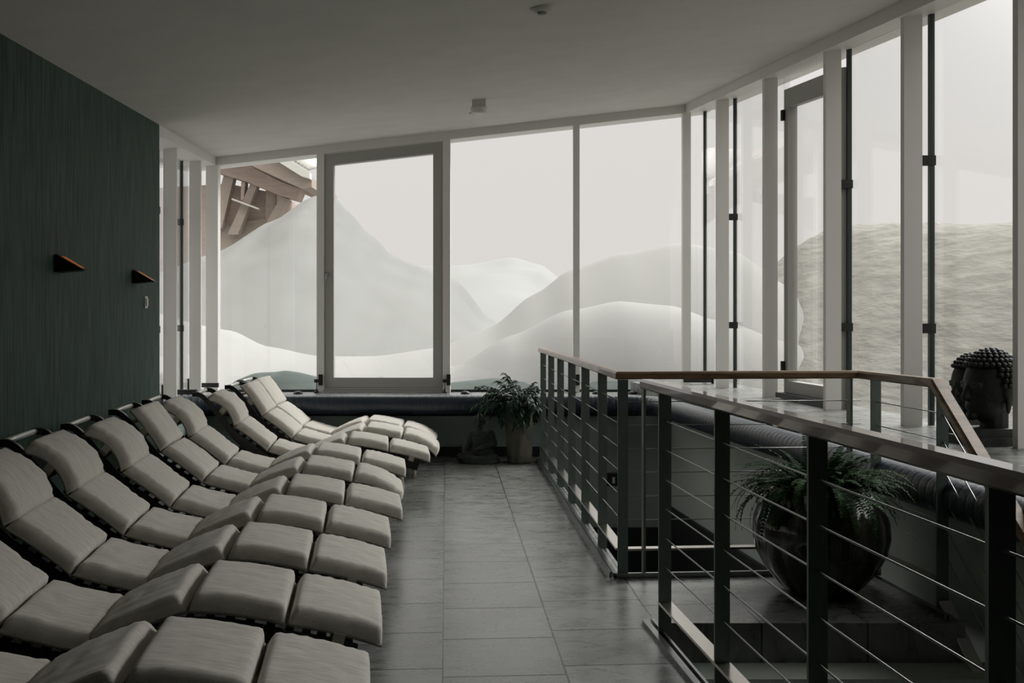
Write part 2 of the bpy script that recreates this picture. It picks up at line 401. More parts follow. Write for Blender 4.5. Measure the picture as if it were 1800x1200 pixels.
# end wall mullions (px ranges at YB)
def bx(px): return (px - 900) / F * YB
for a, c, lab in ((361, 382, 'white corner post at the far left'), (556, 569, 'white mullion left of the big glazed door'), (778, 791, 'white mullion right of the big glazed door'),
                  (1008, 1019, 'slim white mullion between the two plain end panes'), (1201, 1215, 'white corner post at the far right')):
    b = B(); xa, xb = bx(a), bx(c)
    pts = [(xa, YB + 0.02), (xb, YB + 0.02), (xb, YB + 0.13), (xa, YB + 0.13)]
    hexa(b, [(x, y, ZB) for x, y in pts], [(x, y, zc(x, y) - 0.10) for x, y in pts])
    struct('trim_%d' % tn, b, M['white'], lab, 'mullion'); tn += 1

# ---------------------------------------------------------------- windows
wn_ = 1
def pane_side(x0, ya, yb, z0, dz, label, seal_y=None, clamps=(), inner=None):
    """glass pane in a side wall, with seal strip and clamps as parts"""
    global wn_
    r = thing('window_%d' % wn_, label, 'window', (0, 0, 0), kind='structure'); wn_ += 1
    b = B(); pillar(b, x0, x0 + 0.012, ya, yb, z0, dz=dz); obj('glass_pane', b, M['glass'], r)
    if seal_y is not None:
        b = B(); pillar(b, x0 - 0.012, x0 + 0.024, seal_y - 0.013, seal_y + 0.013, z0, dz=dz); obj('seal', b, M['seal'], r)
        for z in clamps:
            b = B(); pillar(b, min(inner, x0 + 0.03), max(inner, x0 + 0.03), seal_y - 0.02, seal_y + 0.02, z - 0.035, z + 0.035); obj('clamp', b, M['black'], r)
    return r
edges = [YB + 0.16] + [y - 0.025 for y in YF] + [4.0]
labs = ['narrow pane beside the far right corner', 'pane with a black clamped seal, second from the far right corner', None, 'tall pane right of the opening casement', 'tall pane behind the two dark stone heads', 'pane at the right edge of the photo', 'pane beyond the right edge', 'second pane beyond the right edge', 'pane beside the solid wall on the right']
for i in range(len(edges) - 1):
    if i == 2: continue
    pane_side(XG0, edges[i + 1], edges[i], ZR, -0.10, labs[i], seal_y=edges[i] - (0.1 if i == 0 else 0.0) if i != 3 else edges[3], clamps=() if i in (0,) else (2.58, 1.385), inner=XM0 + 0.12)
# opening casement in bay 2
r = thing('window_%d' % wn_, 'opening casement with a broad grey frame in the right window wall', 'window', kind='structure'); wn_ += 1
ya, yb = edges[3] + 0.03, edges[2] - 0.13
def fr(z0, z1, y0, y1, x0=XG0 - 0.05, x1=XG0 + 0.04, top=None):
    bb = B()
    pts = [(W0(x0, y0), y0), (W0(x1, y0), y0), (W0(x1, y1), y1), (W0(x0, y1), y1)]
    hexa(bb, [(x, y, z0 if z0 > 0 else zc(x, y) + z0) for x, y in pts], [(x, y, z1 if z1 > 0 else zc(x, y) + z1) for x, y in pts])
    return bevel(bb, 0.004, 1)
obj('stile', fr(ZR, -0.24, yb - 0.09, yb), M['frame_grey'], r); obj('stile', fr(ZR, -0.24, ya, ya + 0.09), M['frame_grey'], r)
obj('top_rail', fr(-0.42, -0.24, ya + .091, yb - .091), M['frame_grey'], r); obj('bottom_rail', fr(ZR + 0.06, ZR + 0.17, ya + .091, yb - .091), M['frame_grey'], r)
bb = B(); pillar(bb, XG0 - 0.14, XG0 - 0.05, ya + 0.02, yb - 0.02, ZR + 0.01, ZR + 0.06); obj('threshold', bb, M['black'], r)
bb = B(); pts = [(W0(XG0, ya), ya), (W0(XG0 + 0.02, ya), ya), (W0(XG0 + 0.02, yb), yb), (W0(XG0, yb), yb)]
hexa(bb, [(x, y, ZR + 0.1) for x, y in pts], [(x, y, zc(x, y) - 0.3) for x, y in pts]); obj('glass_pane', bb, M['glass'], r)
for z in (3.35, 0.95):
    bb = B(); pillar(bb, XG0 - 0.08, XG0 - 0.05, yb - 0.03, yb + 0.01, z, z + 0.1); obj('hinge', bevel(bb, 0.006, 2), M['black'], r)
# fixed reveal strip beside casement
bb = B(); pillar(bb, XG0, XG0 + 0.012, yb + 0.005, edges[2] + 0.02, ZR, dz=-0.1); obj('side_light', bb, M['glass'], r)
# left side panes
le = [LWE, 10.15, 11.38, YB + 0.16]
for i in range(3):
    pane_side(XLG, le[i], le[i + 1], ZB, -0.10, ['narrow pane beside the end of the green wall', 'narrow clamped pane between the two left mullions', 'pane in the far left corner'][i],
              seal_y=[10.15, 11.38, 12.44][i], clamps=(2.53, 1.35) if i < 2 else (), inner=XLG - 0.05)
# end panes
YG = YB + 0.16
def end_pane(a, c, label):
    global wn_
    r = thing('window_%d' % wn_, label, 'window', kind='structure'); wn_ += 1
    b = B(); xa, xb = a, c
    pts = [(xa, YG), (xb, YG), (xb, YG + 0.012), (xa, YG + 0.012)]
    hexa(b, [(x, y, ZB) for x, y in pts], [(x, y, zc(x, y) - 0.08) for x, y in pts]); obj('glass_pane', b, M['glass'], r)
    b = B(); box(b, xa, xb, YG - 0.02, YG + 0.02, ZB, ZB + 0.03); obj('bottom_seal', b, M['seal'], r)
end_pane(W0(XLG, YG) , bx(560), 'end pane left of the glazed door, with the wooden chalet behind it')
end_pane(bx(787), bx(1013), 'large plain end pane right of the glazed door')
end_pane(bx(1013.5), W0(XG0, YG), 'large plain end pane in the far right corner')
# glazed door
r = thing('door_1', 'big grey framed glazed door in the end window wall', 'door', kind='structure')
YD = YB + 0.10
def dx(px): return (px - 900) / F * YD
def dz_(py): return H + (HY - py) / F * YD
def ztop(x, d): return zc(x, YD) + d
xl, xr = dx(571), dx(778); gl_, gr_ = dx(588), dx(762)
def dprism(xa, xb, z0a, z0b, z1a, z1b, y0=YD - 0.06, y1=YD + 0.04):
    bb = B(); hexa(bb, [(xa, y0, z0a), (xb, y0, z0b), (xb, y1, z0b), (xa, y1, z0a)], [(xa, y0, z1a), (xb, y0, z1b), (xb, y1, z1b), (xa, y1, z1a)])
    return bevel(bb, 0.005, 2)
T0, T1 = -0.115, -0.25
zb0, zb1 = dz_(680), dz_(663)
obj('stile', dprism(xl, gl_, zb0, zb0, ztop(xl, T0), ztop(gl_, T0)), M['frame_grey'], r)
obj('stile', dprism(gr_, xr, zb0, zb0, ztop(gr_, T0), ztop(xr, T0)), M['frame_grey'], r)
obj('top_rail', dprism(gl_, gr_, ztop(gl_, T1), ztop(gr_, T1), ztop(gl_, T0), ztop(gr_, T0)), M['frame_grey'], r)
obj('bottom_rail', dprism(gl_, gr_, zb0, zb0, zb1, zb1), M['frame_grey'], r)
bb = B()
for q, (z0, z1, yy) in enumerate(((ZB, ZB + 0.035, 0.0), (ZB + 0.037, ZB + 0.06, 0.015), (ZB + 0.062, zb0, 0.03))): box(bb, xl, xr, YD - 0.09 + yy, YD + 0.04, z0, z1)
obj('threshold', bb, M['frame_grey'], r)
bb = B(); hexa(bb, [(gl_ - 0.01, YD, zb1 - .01), (gr_ + 0.01, YD, zb1 - .01), (gr_ + 0.01, YD + .02, zb1 - .01), (gl_ - 0.01, YD + .02, zb1 - .01)],
               [(gl_ - 0.01, YD, ztop(gl_, T1)), (gr_ + 0.01, YD, ztop(gr_, T1)), (gr_ + 0.01, YD + .02, ztop(gr_, T1)), (gl_ - 0.01, YD + .02, ztop(gl_, T1))])
obj('glass_pane', bb, M['glass'], r)
bb = B(); hx = dx(576); hz = dz_(482); box(bb, hx - .014, hx + .014, YD - .075, YD - .06, hz - .02, hz + .02); bevel(bb, .003)
tube(bb, [(hx, YD - .06, hz), (hx, YD - .11, hz), (hx, YD - .115, hz - .01), (hx, YD - .115, hz - .13)], .009)
obj('door_handle', bb, M['steel'], r, True)
for pz in (450, 545):
    bb = B(); tube(bb, [(xl - .004, YD - .07, dz_(pz)), (xl - .004, YD - .07, dz_(pz) - .12)], .01); obj('hinge', bb, M['black'], r, True)

# ledge hardware: black floor locks on the mullions with plumb
for px, lab in ((561, 'black latch with a hanging cord weight on the mullion left of the glazed door'), (786, 'black latch with a hanging cord weight on the mullion right of the glazed door'),
                (1013, 'black latch with a hanging cord weight on the mullion between the plain end panes')):
    c = P(px, 668, YB); r = thing('window_latch', lab, 'latch', (c.x, YB - 0.0, ZB), group='black latches on the end mullions')
    b = B(); box(b, -.005, .04, -.02, .015, .09, .22); bevel(b, .012, 3); obj('latch_plate', b, M['black'], r)
    b = B(); box(b, -.05, .03, -.055, -.015, .125, .165); bevel(b, .006); obj('latch_arm', b, M['black'], r)
    b = B(); tube(b, [(-.025, -.035, .13), (-.025, -.035, .05)], .004, 6); obj('cord', b, M['black'], r)
    b = B(); lathe(b, [(.005, .055), (.014, .04), (.028, .015), (.03, .004), (.02, 0)][::-1], 14, c=(-.025, -.035, 0)); obj('weight', b, M['black'], r, True)
for px, lab in ((524, 'small black dome on the end ledge left of the glazed door'), (818, 'small black dome on the end ledge just right of the glazed door'),
                (1049, 'small black dome on the end ledge right of the slim mullion'), (1112, 'small black dome on the end ledge nearest the far right corner')):
    b = B(); lathe(b, [(.055, 0), (.055, .012), (.04, .028), (.018, .036), (.002, .038)], 18)
    tag(obj('ledge_dome', b, M['black'], None, True, (bx(px) * 12.1 / YB, 12.1, ZB)), lab, 'dome', 'black domes on the end ledge')
# long black glass shoes at the window feet
for x0, y, z, s, lab in ((XLG + 0.02, 10.35, .72, 1, 'long black bracket at the foot of the left mullion nearest the green wall'), (XLG + 0.02, 11.75, .70, 1, 'long black bracket at the foot of the pane in the far left corner'), (XG0 - .02, 12.0, .74, -1, 'long black bracket at the foot of the window in the far right corner')):
    b = B(); xa = W0(x0, y); box(b, min(xa, xa + s * .34), max(xa, xa + s * .34), y - .02, y + .02, z - .03, z + .02)
    box(b, xa + s * 0.0 - .012, xa + s * 0 + .012, y - .02, y + .02, (ZR if s < 0 else ZB), z + .07); bevel(b, .003, 1)
    tag(obj('glass_bracket', b, M['black']), lab, 'bracket', 'black brackets at the window feet')

# ---------------------------------------------------------------- bench roll
path = []
rc = 0.40
cx0 = XF0 - 0.108
yb_ = YW - 0.108
for i in range(24): path.append(Vector((-3.9 + i * (W0(cx0, yb_) - rc + 3.9) / 24, yb_, 0.555)))
cxn = W0(cx0, yb_)
c0 = Vector((cxn - rc, yb_ - rc, 0.555))
for i in range(9):
    a = PI / 2 - i / 8 * (PI / 2 - 0.129 * 1.0)
    path.append(c0 + Vector((rc * math.cos(a), rc * math.sin(a), 0)))
lst = path[-1].copy()
n = int((lst.y + 1.5) / 0.25)
for i in range(1, n): path.append(lst + Vector((-K * 0.25 * i, -0.25 * i, 0)))
# resample densely with a groove at every seam
def resample(pts, step):
    out = [pts[0].copy()]; acc = 0; L = 0
    for a, c in zip(pts[:-1], pts[1:]):
        d = (c - a).length; t = step - acc
        while t <= d:
            out.append(a.lerp(c, t / d)); t += step
        acc = (acc + d) % step
    return out
rs = resample(path, 0.009)
b = B(); rings = []
for i, p in enumerate(rs):
    t = (rs[min(i + 1, len(rs) - 1)] - rs[max(i - 1, 0)]).normalized(); nn = Vector((t.y, -t.x, 0))
    m_ = i % 8; sc = 0.972 if m_ == 0 else (0.995 if m_ in (1, 7) else 1.0)
    ring = []
    for k in range(20):
        a = 2 * PI * k / 20
        ca, sa = math.cos(a), math.sin(a)
        ring.append(b.verts.new(p + (nn * (abs(ca) ** 0.8 * (1 if ca > 0 else -1)) * 0.105 + Vector((0, 0, 1)) * (abs(sa) ** 0.8 * (1 if sa > 0 else -1)) * 0.10) * sc))
    rings.append(ring)
for i in range(len(rings) - 1):
    for k in range(20): b.faces.new([rings[i][k], rings[i][(k + 1) % 20], rings[i + 1][(k + 1) % 20], rings[i + 1][k]])
b.faces.new(rings[0][::-1]); b.faces.new(rings[-1])
tag(obj('bench_roll', b, M['leather'], None, True), 'long black ribbed leather bolster running along the ledge under the windows', 'bolster')

# ---------------------------------------------------------------- loungers
LW = 0.284
def seg_frame(p0, p1, k):
    p0, p1 = Vector(p0), Vector(p1); d = (p1 - p0); nrm = Vector((-d.y, d.x)).normalized()
    if nrm.y < 0: nrm = -nrm
    def C(t): return p0 + d * t + nrm * (4 * k * t * (1 - t))
    def Nn(t):
        a = C(min(1, t + .02)) - C(max(0, t - .02)); q = Vector((-a.y, a.x)).normalized()
        return q if q.y > 0 else -q
    return C, Nn
def cushion_seg(p0, p1, k, seed, T=0.068, wr=0.0):
    C, Nn = seg_frame(p0, p1, k); b = B(); nu, nv = 20, 30
    gap = 0.006
    L = (Vector(p1) - Vector(p0)).length; e = gap / L
    def prof(x, p): return max(0.0, 1 - abs(x) ** p) ** 0.5
    top = {}; bot = {}
    for i in range(nu + 1):
        a = -math.cos(PI * i / nu); t = e + (1 - 2 * e) * (a + 1) / 2
        for j in range(nv + 1):
            q = -math.cos(PI * j / nv)
            pinch = 1 - 0.02 * (1 - a ** 4)
            sq = min(1.0, (1 - abs(q)) / 0.15); sa = min(1.0, (1 - abs(a)) / 0.16)
            h = (sq * (2 - sq)) ** 0.62 * (sa * (2 - sa)) ** 0.6 * (0.92 + 0.08 * (1 - q * q)) if abs(q) < 1 and abs(a) < 1 else 0.0
            nz = noise.noise(Vector((t * 6 + seed * 3.1, q * 3.0, seed * 7.7)))
            nz2 = noise.noise(Vector((t * 28 + seed, q * 4.0, seed)))
            edge = abs(q) ** 6
            ht = T * h * (1 + 0.06 * nz) + 0.003 * nz2 * h
            if wr: ht += wr * h * edge * math.sin(t * 46 + seed) * (0.5 + abs(nz))
            ht += 0.0035 * h * noise.noise(Vector((t * 2.2 + seed, q * 9.0, seed * 2.3)))
            c = C(t); n_ = Nn(t)
            y = q * LW * pinch
            if i in (0, nu) or j in (0, nv):
                v = b.verts.new((-(c.x), y, c.y)); top[i, j] = bot[i, j] = v
            else:
                pt = c + n_ * ht; pb = c - n_ * (0.05 * h)
                top[i, j] = b.verts.new((-pt.x, y, pt.y)); bot[i, j] = b.verts.new((-pb.x, y, pb.y))
    for i in range(nu):
        for j in range(nv):
            b.faces.new([top[i, j], top[i + 1, j], top[i + 1, j + 1], top[i, j + 1]])
            f = [bot[i, j], bot[i, j + 1], bot[i + 1, j + 1], bot[i + 1, j]]
            if len(set(f)) == 4 and not all(v in top.values() for v in ()): 
                try: b.faces.new(f)
                except ValueError: pass
    # piping
    pp = B(); pts = []
    def at(a, q):
        t = e + (1 - 2 * e) * (a + 1) / 2; c = C(t); w = LW * (1 - 0.02 * (1 - a ** 4))
        wob = 0.002 * noise.noise(Vector((a * 9, q * 9, seed)))
        return Vector((-c.x, q * w * 1.006, c.y + wob))
    for i in range(16): pts.append(at(-1 + 2 * i / 16, -1))
    for i in range(14): pts.append(at(1, -1 + 2 * i / 14))
    for i in range(16): pts.append(at(1 - 2 * i / 16, 1))
    for i in range(14): pts.append(at(-1, 1 - 2 * i / 14))
    tube(pp, pts, 0.0055, 6, closed=True)
    return b, pp

def profile(head_curved, foot_curved):
    pts = [(0.0, 0.255), (0.345, 0.35), (0.69, 0.41), (1.015, 0.275), (1.33, 0.365), (1.60, 0.575), (1.795, 0.85)]
    ks = [0.008, 0.010, 0.012, -0.004, 0.006, 0.01]
    if head_curved: pts[6] = (1.82, 0.79); ks[5] = 0.055
    if foot_curved: pts[0] = (0.03, 0.195); ks[0] = 0.038
    return pts, ks
meshcache = {}
def make_lounger(kind, label, loc, rz, seed):
    hc, fc = kind
    root = thing('lounger', label, 'lounger', loc, rz, 'wave loungers lined up along the green wall')
    pts, ks = profile(hc, fc)
    if kind not in meshcache:
        L = []
        for i in range(6):
            L.append(cushion_seg(pts[i], pts[i + 1], ks[i], seed + i * 1.7, wr=0.016 if (i == 5 and hc) or (i == 0 and fc) else 0.005))
        objs = []
        for cb, pb in L:
            c = obj('cushion', cb, M['cushion'], root, True); p = obj('piping', pb, M['piping'], c, True); objs.append((c.data, p.data))
        # straps wrapping under
        straps = []
        for i, t in ((5, 0.5), (0, 0.45)):
            C, Nn = seg_frame(pts[i], pts[i + 1], ks[i])
            sb = B()
            for s in (-1, 1):
                c = C(t); n_ = Nn(t); d = (C(t + .05) - C(t)).normalized()
                q0 = Vector((-c.x, s * (LW + .004), c.y)); dn = Vector((n_.x, 0, -n_.y))
                hw = Vector((-d.x, 0, d.y)) * 0.022
                pth = [q0 + Vector((0, 0, .004)), q0 + dn * .035, q0 + dn * .07 + Vector((0, -s * .02, 0)), q0 + dn * .09 + Vector((0, -s * .08, 0)), q0 + dn * .085 + Vector((0, -s * LW, 0))]
                vs = [(sb.verts.new(p - hw), sb.verts.new(p + hw)) for p in pth]
                for a, c2 in zip(vs[:-1], vs[1:]): sb.faces.new([a[0], a[1], c2[1], c2[0]])
            so = obj('strap', sb, M['strap'], root); md = so.modifiers.new('thick', 'SOLIDIFY'); md.thickness = 0.003; straps.append(so.data)
        meshcache[kind] = (objs, straps)
    else:
        objs, straps = meshcache[kind]
        for cd, pd in objs:
            c = bpy.data.objects.new('cushion', cd); link(c, root); p = bpy.data.objects.new('piping', pd); link(p, c)
        for sd in straps:
            so = bpy.data.objects.new('strap', sd); link(so, root); md = so.modifiers.new('thick', 'SOLIDIFY'); md.thickness = 0.003
    if 'frame' not in meshcache:
        fp = [(0.10, .225), (0.2, .255), (.345, .285), (.52, .33), (.69, .345), (.85, .28), (1.0, .22), (1.16, .25), (1.33, .30), (1.47, .40), (1.60, .51), (1.70, .64), (1.78, .745), (1.835, .81), (1.88, .838), (1.93, .838)]
        def smoothpts(f, n=5):
            out = []
            for i in range(len(f) - 1):
                p0 = Vector(f[max(i - 1, 0)]); p1 = Vector(f[i]); p2 = Vector(f[i + 1]); p3 = Vector(f[min(i + 2, len(f) - 1)])
                for k in range(n):
                    t = k / n
                    out.append(0.5 * ((2 * p1) + (-p0 + p2) * t + (2 * p0 - 5 * p1 + 4 * p2 - p3) * t * t + (-p0 + 3 * p1 - 3 * p2 + p3) * t ** 3))
            out.append(Vector(f[-1])); return out
        sp_ = smoothpts(fp)
        nr = []
        for i in range(len(sp_)):
            a = sp_[min(i + 1, len(sp_) - 1)] - sp_[max(i - 1, 0)]; q = Vector((-a.y, a.x)).normalized(); q = q if q.y > 0 else -q
            nr.append(Vector((-q.x, 0, q.y)))
        def rail(s):
            bb = B(); hh_ = [0.038 if p.x < 1.5 else max(0.018, 0.038 - (p.x - 1.5) * 0.1) for p in sp_]
            strip(bb, [(-p.x, s * 0.272, p.y) for p in sp_], Vector((0, 1, 0)), [q * (h / .038) for q, h in zip(nr, hh_)], 0.015, 0.038); return bb
        R = {}
        R['side_rail'] = [rail(-1), rail(1)]
        sl = B(); acc = 0
        for i in range(2, len(sp_) - 22, 2):
            p = sp_[i]; q = nr[i]; bbm = Matrix.Translation((-p.x, 0, p.y)) @ Matrix.Rotation(math.atan2(q.x, q.z), 4, 'Y')
            box(sl, -.016, .016, -.20, .20, .012, .026, bbm)
        R['slats'] = [sl]
        bars = []
        for u, z, rr in ((1.915, .840, .015), (1.80, .765, .013)):
            bb = B(); tube(bb, [(-u, -.275, z), (-u, .275, z)], rr, 12); bars.append(bb)
        R['crossbar'] = bars
        lg = []
        for u, zt, s in ((.24, .25, -1), (.24, .25, 1), (1.22, .27, -1), (1.22, .27, 1)):
            bb = B(); tube(bb, [(-u, s * .225, zt), (-u + .012, s * .225, zt * .8), (-u - .008, s * .225, zt * .5), (-u + .01, s * .225, zt * .2), (-u, s * .225, 0)], .02, 10, radii=[.026, .02, .024, .017, .022]); lg.append(bb)
        R['leg'] = lg
        meshcache['frame'] = {}
        for k, L in R.items():
            mm = {'side_rail': M['darkwood'], 'slats': M['darkwood'], 'crossbar': M['alu'], 'leg': M['strap']}[k]
            meshcache['frame'][k] = []
            for bb in L:
                o = obj(k, bb, mm, root, k in ('leg', 'crossbar')); meshcache['frame'][k].append(o.data)
    else:
        for k, L in meshcache['frame'].items():
            for d in L: link(bpy.data.objects.new(k, d), root)
    for ch in root.children:
        if ch.name.startswith('crossbar'): ch['label'] = 'pale steel crossbar at the head end'
    return root
# near-edge Y, foot-end X
LG = [(2.95, -.49, (True, False), 'grey wave lounger nearest the viewer, cut off by the bottom edge of the photo'),
      (3.74, -.555, (True, False), 'grey wave lounger second from the viewer, only its legrest and seat in the photo'),
      (4.53, -.634, (True, False), 'grey wave lounger third from the viewer, its headrest cut by the left edge'),
      (5.32, -.71, (True, False), 'grey wave lounger fourth from the viewer, leftmost with its whole headrest in the photo'),
      (6.08, -.73, (True, False), 'grey wave lounger with curled headrest, fifth from the viewer, sixth from the end windows'),
      (6.95, -.80, (False, True), 'grey wave lounger with flat headrest below the right copper lamp and drooping foot cushion'),
      (7.75, -.87, (True, False), 'grey wave lounger fourth from the end windows, curled headrest where the green wall ends'),
      (8.55, -.75, (True, False), 'grey wave lounger third from the end windows, its pale legs bare at the foot end'),
      (9.35, -.70, (False, True), 'grey wave lounger second from the end windows, foot cushion drooping farthest into the aisle'),
      (10.02, -.76, (False, True), 'grey wave lounger closest to the end windows, against the bench wall')]
for i, (yn, xf, kind, lab) in enumerate(LG):
    rz = 0.145 if i < 5 else (0.12 if i < 8 else (0.07 if i == 8 else 0.02))
    make_lounger(kind, lab, (xf + LW * math.sin(rz), yn + LW * math.cos(rz), 0), rz, 3.3 + i)

# ---------------------------------------------------------------- railings
def flat_post(root, x, y, ang, z0=0.0, z1=1.112, name='post'):
    b = B(); Mx = Matrix.Translation((x, y, 0)) @ Matrix.Rotation(ang, 4, 'Z')
    box(b, -.029, .029, -.007, .007, z0, z1, Mx); bevel(b, .002, 1)
    return obj(name, b, M['post'], root)
def handrail(root, pts, hw=0.034, hh=0.022, m='railwood'):
    b = B(); n = len(pts); pts = [Vector(p) for p in pts]
    prof = [(-1, -.7), (-.8, -1), (.8, -1), (1, -.7), (1, .5), (.75, 1), (-.75, 1), (-1, .5)]
    rings = []
    for i, p in enumerate(pts):
        d0 = (pts[i] - pts[i - 1]).normalized() if i > 0 else (pts[1] - pts[0]).normalized()
        d1 = (pts[i + 1] - pts[i]).normalized() if i < n - 1 else d0
        h0 = Vector((d0.y, -d0.x, 0)).normalized(); h1 = Vector((d1.y, -d1.x, 0)).normalized()
        s = (h0 + h1).normalized(); s = s / max(.3, s.dot(h0))
        t = (d0 + d1).normalized(); u = s.cross(t); u = (u if u.z > 0 else -u).normalized(); c = max(.5, u.dot((h0.cross(d0)) if h0.cross(d0).z > 0 else -(h0.cross(d0)))); u = u / c
        rings.append([b.verts.new(p + s * a * hw + u * q * hh) for a, q in prof])
    for i in range(n - 1):
        for k in range(8): b.faces.new([rings[i][k], rings[i][(k + 1) % 8], rings[i + 1][(k + 1) % 8], rings[i + 1][k]])
    b.faces.new(rings[0][::-1]); b.faces.new(rings[-1])
    return obj('handrail', b, M[m], root)
ZW = [.983, .85, .715, .582, .447, .313]
def wires(root, pts_of_z):
    for z in ZW:
        b = B(); tube(b, pts_of_z(z), .0032, 6); obj('wire', b, M['wire'], root, True)
def plate(root, pts, z=0.15, m='plate'):
    b = B()
    for a, c in zip(pts[:-1], pts[1:]):
        a, c = Vector((a[0], a[1], a[2] if len(a) > 2 else z)), Vector((c[0], c[1], c[2] if len(c) > 2 else z)); d = (c - a).normalized(); s = Vector((d.y, -d.x, 0)).normalized(); u = s.cross(d); u = u if u.z > 0 else -u
        strip(b, [a, c], s, u, .03, .006)
    return obj('bottom_rail', b, M[m], root)
RA = thing('stair_railing', 'far wooden-topped steel wire railing around the stairwell, bending down with the stairs', 'railing')
AF = (XA(10.42), 10.42)
A0 = (XA(AY), AY)
zr = 1.133
desc = 0.86
PE = (W0(P2[0] - K * P2[1], 3.6), 3.6)
hz2 = zr - desc * (P2[1] - 3.6)
handrail(RA, [(XA(10.60), 10.60, zr), (A0[0], A0[1], zr), (P1[0], P1[1], zr), (P2[0], P2[1] + .02, zr), (PE[0], PE[1], hz2)], m='railwood_bare', hw=.037)
for i in range(7): 
    y = AY - .10 + (10.44 - AY + .10) * i / 6 if i else AY - .06
    flat_post(RA, XA(y) + (0.0), y, -TS * 1)
flat_post(RA, A0[0] + .13, AYR(A0[0] + .13), PI / 2 + .0644)
flat_post(RA, P1[0] - .07, AYR(P1[0] - .07), PI / 2 + .0644)
flat_post(RA, P1[0] + .05, P1[1] - .1, 0.13, z0=0)
flat_post(RA, P2[0] + .02, P2[1], 0.13, z0=-.30)
yd = 3.95; flat_post(RA, W0(P2[0] - K * P2[1], yd) + .02, yd, 0.13, z0=-1.3, z1=zr - desc * (P2[1] - yd) - .03)
wires(RA, lambda z: [(XA(10.44), 10.44, z), (XA(AY - .06), AY - .06, z)])
wires(RA, lambda z: [(A0[0], AY, z), (P1[0], P1[1], z)])
wires(RA, lambda z: [(P1[0] + .05, P1[1] - .05, z), (P2[0] + .02, P2[1], z), (PE[0] + .02, PE[1], z - desc * (P2[1] - PE[1]))])
plate(RA, [AF, A0]); plate(RA, [A0, P1]); plate(RA, [P1, (P2[0] + .02, P2[1])])
plate(RA, [(P2[0] + .02, P2[1] - .03, .06), (PE[0] + .02, PE[1], .06 - desc * (P2[1] - PE[1]))], m='alu')
# floor profile beside the railing
b = B()
for a, c in (((XA(10.5) - .035, 10.5), (A0[0] - .035, A0[1] - .04)), ((A0[0] - .035, A0[1] - .04), (P1[0], P1[1] - .04)), ((P1[0] - .0, P1[1] - .04), (P2[0] - .0, P2[1] - .15))):
    a, c = Vector((*a, .011)), Vector((*c, .011)); d = (c - a).normalized(); s = Vector((d.y, -d.x, 0)); strip(b, [a, c], s, Vector((0, 0, 1)), .012, .011); strip(b, [a + s * .03 * 0 + s * .028, c + s * .028], s, Vector((0, 0, 1)), .006, .018)
obj('floor_channel', b, M['steel'], RA)
RB = thing('stair_railing', 'near wooden-topped steel wire railing beside the aisle, running out of the photo at the right', 'railing')
handrail(RB, [(XB(5.04), 5.04, zr), (XB(1.0), 1.0, zr)], hw=.036, hh=.023)
for y in (4.70, 3.87, 2.99, 2.08, 1.2): flat_post(RB, XB(y), y, 0.1)
wires(RB, lambda z: [(XB(4.72), 4.72, z), (XB(1.0), 1.0, z)])
plate(RB, [(XB(4.72), 4.72), (XB(1.0), 1.0)])
b = B()
for off, hw in ((-.045, .014), (-.012, .006)):
    a, c = Vector((XB(4.89) + off, 4.89, .009)), Vector((XB(1.0) + off, 1.0, .009)); d = (c - a).normalized(); s = Vector((d.y, -d.x, 0)); strip(b, [a, c], s, Vector((0, 0, 1)), hw, .009 if off < -.02 else .016)
obj('floor_channel', b, M['steel'], RB)

# ---------------------------------------------------------------- small fittings
def wall_lamp(px, py, ypos, label):
    x = W0(XL0, ypos); z = 1.785
    r = thing('wall_lamp', label, 'lamp', (x, ypos, z), math.atan(-K) , group='copper wedge lamps on the green wall')
    # +x local = out of the wall, y along wall
    b = B()
    L, D, h = 0.075, 0.155, 0.075
    hexa(b, [(0, -L, -h), (0, L, -h), (0, L, -h + .004), (0, -L, -h + .004)], [(0, -L, h * .55), (0, L, h * .55), (0, L, h * .55), (0, -L, h * .55)]) if False else None
    def tri(y0, y1):
        vs = [b.verts.new(p) for p in ((0, y0, .055), (0, y0, -.05), (D, y0, -.035), (0, y1, .055), (0, y1, -.05), (D, y1, -.035))]
        b.faces.new(vs[:3]); b.faces.new(vs[3:][::-1]); b.faces.new([vs[0], vs[3], vs[4], vs[1]]); b.faces.new([vs[1], vs[4], vs[5], vs[2]]); b.faces.new([vs[2], vs[5], vs[3], vs[0]])
    tri(-L, L); obj('lamp_body', b, M['lampbody'], r)
    b = B(); d = Vector((D, 0, -.09)).normalized(); nn = Vector((.09, 0, D)).normalized()
    strip(b, [Vector((.006, 0, .055)) + nn * .004, Vector((D + .012, 0, -.04)) + nn * .004], Vector((0, 1, 0)), nn, L, .002)
    obj('cover_plate', b, M['lampbody'], r)
    b = B(); strip(b, [Vector((.03, .0, .041)) + nn * .008, Vector((D - .01, .0, -.03)) + nn * .008], Vector((0, 1, 0)), nn, L * .62, .0015)
    obj('copper_panel', b, M['copper'], r)
wall_lamp(95, 462, 6.25, 'small copper-topped wedge wall lamp, left one on the green wall')
wall_lamp(235, 484, 8.2, 'small copper-topped wedge wall lamp, right one near the windows')
ys = -XL0 / ((900 - 255) / F + K)
ps = thing('wall_switch', 'small white oval control on the green wall near the windows', 'switch', (W0(XL0, ys), ys, 1.45 + 30 * ys / F))
b = B(); box(b, 0, .012, -.03, .03, -.05, .05); bevel(b, .008, 3); obj('back_plate', b, M['plastic'], ps)
b = B(); box(b, .012, .022, -.018, .018, -.03, .03); bevel(b, .004, 2); obj('rocker', b, M['plastic'], ps)

